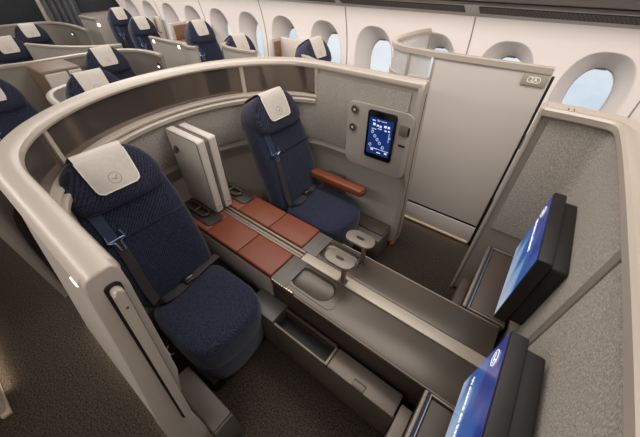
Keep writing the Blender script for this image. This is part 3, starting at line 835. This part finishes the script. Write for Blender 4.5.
monitor('wall_monitor', 'monitor facing the far seat, on the front wall nearer the window side', 0.188, 0.87, 1.31, 0.66, 1.01, scr_far, 0.05)
monitor('wall_monitor', 'monitor facing the near seat, in the bottom right corner of the photo', 0.178, 0.115, 0.59, 0.61, 0.985, scr_near, -0.055)

# foot rests beneath the monitors
for ya, yb, lab in ((0.985, 1.46, 'foot stool with brown pad and metal edge under the far monitor'), (0.06, 0.538, 'foot stool with brown pad and metal edge under the near monitor')):
    t = thing('foot_stool', lab, 'foot stool', (0.17, (ya+yb)/2, 0), 0, 'foot stools under the monitors')
    hy = (yb-ya)/2
    b = nb(); rbox(b, -0.075, 0.10, -hy+0.005, hy-0.005, 0.0, 0.465, 0.006); obj('box', b, brown, t)
    b = nb(); rbox(b, -0.052, 0.10, -hy+0.014, hy-0.014, 0.46, 0.494, 0.006); obj('pad', b, mat('stool_pad', '#4A3E36', 0.5) if 'stool_pad' not in MATS else MATS['stool_pad'], t)
    b = nb(); rbox(b, -0.082, -0.068, -hy, hy, 0.455, 0.500, 0.003); obj('metal_edge', b, bright, t)
    b = nb(); rbox(b, -0.067, -0.060, -hy, hy, 0.455, 0.496, 0.001); obj('dark_groove', b, strap_b, t)
    b = nb(); rbox(b, -0.059, -0.053, -hy, hy, 0.455, 0.499, 0.002); obj('metal_edge', b, steel, t)
    for q in (-hy, hy-0.008):
        b = nb(); rbox(b, -0.06, 0.10, q, q+0.008, 0.455, 0.499, 0.002); obj('side_edge', b, bright, t)
b = BX(0.04, 0.092, 0.982, 1.22, 0.0, 0.43, r=0.012); tag(obj('stool_guard', b, brown), 'small dark brown block in front of the far foot stool', 'guard')
b = BX(0.043, 0.092, 0.10, 0.50, 0.0, 0.33, r=0.004); tag(obj('shoe_locker', b, mat('pebbled_taupe', '#7D7167', 0.55, bump=0.6, bscale=160)), 'pebbled taupe block between the stowage lid and the near foot stool', 'locker')

# ================================================================== 2A window suite across the aisle
sa = thing('window_suite_partition', 'tall beige door wall marked 2A across the aisle with curved rear hood', 'partition', (0, 0, 0))
b = nb(); rbox(b, -0.62, -0.014, 1.967, 1.995, 0.205, 1.272, 0.004); obj('sliding_door', b, mat('door_pale_grey', '#BFB6AE', 0.45), sa)
b = nb(); rbox(b, -0.78, -0.62, 1.969, 1.995, 0.205, 1.15, 0.004); rbox(b, -0.78, -0.014, 1.975, 1.995, 0.03, 0.21, 0.002); obj('inner_wall', b, shell, sa)
b = nb(); rbox(b, -0.78, -0.014, 1.963, 1.995, 0.04, 0.190, 0.004); obj('kick_panel', b, MATS['door_pale_grey'], sa)
b = nb(); rbox(b, -0.78, -0.02, 1.966, 1.995, 0.190, 0.204, 0.001); obj('shadow_gap', b, black, sa)
b = nb(); rbox(b, -0.78, -0.02, 1.955, 1.972, 0.018, 0.04, 0.003); obj('floor_light', b, strip_m, sa)
hood = smoothpath([(-0.014, 1.98), (-0.5, 1.975), (-0.72, 1.98), (-0.90, 2.02), (-1.01, 2.18), (-1.02, 2.36), (-0.99, 2.60), (-0.955, 2.72)], 3)
hn = normals2d(hood, 1)
if hn[0].y > 0: hn = [-n for n in hn]
b = nb(); sweep(b, hood, hn, [(-0.018, 1.268), (-0.02, 1.290), (-0.01, 1.302), (0.005, 1.304), (0.017, 1.298), (0.019, 1.270)]); obj('rim', b, rimm, sa)
h0 = next(i for i, p in enumerate(hood) if p[0] < -0.63)
b = nb(); sweep(b, hood[h0:], hn[h0:], [(-0.004, 1.13), (-0.004, 1.27), (0.003, 1.27), (0.003, 1.13)]); obj('pane', b, pane_white, sa)
b = nb(); sweep(b, hood[h0:], hn[h0:], [(-0.016, 0.0), (-0.016, 1.135), (0.012, 1.135), (0.012, 0.0)]); obj('lower_hood', b, shell, sa)
for xx in (-0.632, -0.80):
    i = min(range(len(hood)), key=lambda q: abs(hood[q][0]-xx)+(hood[q][1] > 2.1)*9)
    b = nb(); p = hood[i]; rbox(b, p[0]-0.008, p[0]+0.008, p[1]-0.014, p[1]+0.012, 1.12, 1.275, 0.003); obj('pane_post', b, rimm, sa)
p = hood[-1]; b = nb(); rbox(b, p[0]-0.012, p[0]+0.012, p[1]-0.02, p[1]+0.012, 0.5, 1.30, 0.004); obj('hood_end', b, rimm, sa)
b = nb(); prism(b, rrect(0.115, 0.055, 0.004), 0, 0.004, 0.001, M=frame((-0.078, 1.963, 1.235), (1, 0, 0), (0, 0, 1))); pl = obj('number_plate', b, mat('plate_taupe', '#A29687', 0.45), sa)
b = nb()
o_ = rrect(0.062, 0.030, 0.013, 6); i_ = rrect(0.055, 0.023, 0.0105, 6)
Mx = frame((-0.08, 1.9585, 1.236), (1, 0, 0), (0, 0, 1))
t_ = bmesh.new(); loft(t_, [[(x, y, 0) for x, y in o_], [(x, y, 0.001) for x, y in o_], [(x, y, 0.001) for x, y in i_], [(x, y, 0) for x, y in i_]], True, False); merge(b, t_, Mx)
obj('number_outline', b, print_w, pl, smooth=False)
text_mesh('2A', 0.028, print_w, pl, Mx, 'number', 0.0006, 0.0006)
b = nb(); rbox(b, 0.0, 0.018, 1.962, 1.98, 0.86, 0.95, 0.003); obj('door_latch', b, steel, sa)
b = nb(); rbox(b, -0.012, 0.002, 1.968, 1.988, 0.0, 1.26, 0.003); obj('door_seal', b, black, sa)
area('kick_glow', (-0.40, 1.945, 0.05), (0.74, 0.03), 0.18, (1.0, 0.86, 0.68), (math.radians(-25), 0, 0))

# ================================================================== rows behind
def upath(name, lab, path, z, m=None, th=0.03, rim=True, inward=1, k=3, z0=0.0, lamp=None, cat='partition', grp=None):
    t = thing(name, lab, cat, (0, 0, 0), 0, grp)
    P_ = smoothpath(path, k); N_ = normals2d(P_, inward)
    b = nb(); sweep(b, P_, N_, [(0, z0), (0, z-0.02), (th, z-0.02), (th, z0)]); obj('shell', b, m or shell, t)
    b = nb(); sweep(b, P_, N_, [(-0.006, z-0.025), (-0.006, z-0.006), (0.004, z), (th-0.002, z), (th+0.008, z-0.006), (th+0.008, z-0.025)]); obj('rim', b, rimm, t)
    if lamp:
        for (x, y, zz, nx, ny) in lamp:
            b = nb(); tube(b, [(x, y, zz), (x+nx*0.012, y+ny*0.012, zz)], 0.028, 16); l_ = obj('reading_lamp', b, brown, t)
            b = nb(); tube(b, [(x+nx*0.012, y+ny*0.012, zz-0.01), (x+nx*0.016, y+ny*0.016, zz-0.012)], 0.014, 12); obj('lamp_lens', b, lamp_m, l_)
    return t
PG = 'partitions of the rows behind'
upath('seat_partition', 'curved grey-beige seat shell with a lamp, directly behind the foreground suite wall', [(-2.05, -0.19), (-2.6, -0.20), (-3.3, -0.20), (-3.6, -0.12), (-3.78, 0.10), (-3.80, 0.48), (-3.74, 0.63), (-3.73, 0.91), (-3.70, 1.15), (-3.62, 1.41), (-3.41, 1.52), (-3.2, 1.54), (-3.05, 1.53)], 1.06, shell_d, inward=1, lamp=[(-3.13, 1.505, 0.95, 0, -1)], grp=PG)
upath('seat_partition', 'low beige divider wing with pointed end, in front of the hindmost centre seat shell', [(-4.71, 0.92), (-4.28, 1.06), (-4.0, 1.27), (-3.9, 1.42), (-3.85, 1.52)], 1.06, shell, grp=PG)
upath('seat_partition', 'hindmost centre seat shell with lamp, before the charcoal bulkhead', [(-6.47, 0.3), (-6.47, 1.09), (-6.44, 1.43), (-6.32, 1.66), (-5.87, 1.74), (-5.4, 1.72), (-5.1, 1.68)], 1.06, shell_d, lamp=[(-5.75, 1.69, 0.95, 0, -1)], grp=PG)
# brown cabinet with beige doors between seats
t = thing('seat_cabinet', 'brown cabinet with two beige doors between the seats behind the suite', 'cabinet', (-3.45, 0.75, 0))
b = nb(); rbox(b, -0.21, 0.17, -0.14, 0.145, 0.0, 1.05, 0.012); obj('carcass', b, mat('cabinet_brown', '#6A5443', 0.5), t)
for ya, yb in ((-0.125, 0.035), (0.045, 0.145)):
    b = nb(); rbox(b, 0.168, 0.185, ya, yb, 0.55, 1.03, 0.012); obj('door', b, cover_m, t)
upath('seat_wing', 'small beige wing shell around the centre seat just behind the suite', [(-2.55, 0.46), (-2.78, 0.47), (-2.95, 0.53), (-3.02, 0.66)], 1.0, shell, th=0.03, cat='partition', grp=PG)

def rear(x, y, zt, lab, rz=0, lean=1.0):
    s = copy_tree(s_proto); s.location = (x, y, 0); s.scale = (1, 0.92, zt)
    s['label'] = lab; s['group'] = 'seats of the rows behind'
    return s
s_proto = make_seat(belt=True, detail=False)
first = True
rears = [(-2.48, 0.76, 1.0, 'navy seat with grey cover rising right behind the suite rim, beside the brown cabinet'),
         (-3.25, 1.17, 1.0, 'navy seat inside the curved shell with a lamp, behind the brown cabinet'),
         (-2.89, 0.23, 1.0, 'dark navy seat cut by the left edge of the photo, left of the brown cabinet'),
         (-4.62, 0.76, 1.0, 'centre seat at the left edge near the back, nearer of the last two'),
         (-5.51, 1.21, 1.0, 'rearmost centre seat, in front of the charcoal bulkhead'),
         (-5.62, 2.44, 1.06, 'rearmost window side seat, partly hidden by another navy seat'),
         (-4.75, 2.32, 1.02, 'window side seat with a belt buckle, just in front of the rearmost one'),
         (-3.48, 2.40, 1.06, 'tall navy window side seat with buckle, right of the two small wall lamps'),
         (-2.61, 2.27, 1.02, 'navy window side seat directly above the suite rim, beside the walnut inlay'),
         (-1.67, 2.39, 1.06, 'navy window side seat nearest the big hooded suite, seen just above the rim')]
for i, (x, y, z, lab) in enumerate(rears):
    if i == 0:
        s = s_proto; s.location = (x, y, 0); s['label'] = lab; s['group'] = 'seats of the rows behind'
    else: rear(x, y, z, lab)

# window side suites behind 2A
upath('window_seat_partition', 'beige aisle panel with two small white lamps behind the rear seats', [(-4.06, 1.97), (-3.60, 1.97), (-3.37, 1.97), (-3.22, 1.92), (-3.12, 1.96)], 1.05, shell, grp='window side partitions')
for x in (-3.98, -3.45):
    b = nb(); rbox(b, x-0.02, x+0.02, 1.935, 1.950, 0.985, 1.02, 0.004); tag(obj('panel_lamp', b, lamp_m), 'small white lamp on the rear aisle panel, the one %s' % ('further back' if x < -3.7 else 'nearer the tall window seat'), 'lamp', 'aisle panel lamps')
upath('window_seat_partition', 'beige aisle panel beside the curtain, before the rearmost window seats', [(-6.05, 1.99), (-5.7, 1.99), (-5.5, 1.99)], 1.12, shell, grp='window side partitions')
b = nb(); rbox(b, -5.50, -5.47, 1.955, 1.985, 1.02, 1.06, 0.004); tag(obj('panel_lamp', b, lamp_m), 'small white lamp on the aisle panel beside the curtain', 'lamp', 'aisle panel lamps')
upath('window_seat_partition', 'beige hooded wing left of the window seat above the suite rim', [(-2.30, 2.02), (-2.60, 1.98), (-2.80, 2.02), (-2.88, 2.12)], 1.09, shell, grp='window side partitions')
def side_console(x0, x1, ya, yb, z, lab):
    t = thing('window_console', lab, 'console', ((x0+x1)/2, (ya+yb)/2, 0), 0, 'consoles by the windows')
    hx, hy = (x1-x0)/2, (yb-ya)/2
    b = nb(); rbox(b, -hx, hx, -hy, hy, 0, z-0.2, 0.01); obj('cabinet_body', b, shell, t)
    b = nb(); rbox(b, -hx, -hx+0.04, -hy, hy, z-0.21, z, 0.01); rbox(b, -hx, hx, hy-0.035, hy, z-0.21, z, 0.01); obj('surround', b, shell, t)
    b = nb(); rbox(b, -hx+0.04, hx, -hy+0.02, hy-0.035, z-0.21, z-0.195, 0.002); rbox(b, -hx+0.036, -hx+0.048, -hy+0.03, hy-0.05, z-0.19, z-0.03, 0.002); obj('wood_inlay', b, wood, t)
side_console(-2.62, -2.16, 2.52, 2.70, 1.09, 'beige window console with walnut inlay, right of the seat above the suite rim')
side_console(-4.40, -3.82, 2.42, 2.70, 1.10, 'beige window console with walnut inlay, left of the tall window seat')
side_console(-5.22, -5.10, 2.60, 2.70, 1.10, 'beige window console furthest back')
upath('window_seat_partition', 'slanting beige wing in front of the window seat nearest the hooded suite', [(-2.12, 2.42), (-1.95, 2.28), (-1.7, 2.17), (-1.5, 2.10), (-1.3, 2.05)], 1.08, shell, grp='window side partitions')

# courtesy lamps under the shell edge and along the opposite wall foot
area('shell_foot_glow', (-1.15, -0.13, 0.048), (1.1, 0.03), 1.2, (1.0, 0.85, 0.68), (math.radians(-35), 0, 0))
area('opposite_foot_glow', (-2.1, -0.60, 0.022), (0.9, 0.04), 1.0, (1.0, 0.85, 0.68), (math.radians(35), 0, 0))
# neighbouring suite corner across the other aisle (bottom left)
t = thing('opposite_aisle_partition', 'beige wall foot with light strip at the bottom left edge of the photo', 'partition', (-1.5, -0.62, 0))
b = nb(); rbox(b, -1.6, -0.02, -0.16, 0.0, 0.025, 1.0, 0.01); obj('wall_panel', b, shell, t)
b = nb(); rbox(b, -0.4, 0.0, -0.4, -0.16, 0.02, 0.3, 0.006); obj('low_box', b, brown, t)
b = nb(); rbox(b, -1.6, 0.0, -0.03, 0.008, 0.0, 0.02, 0.003); obj('floor_light', b, strip_m, t)
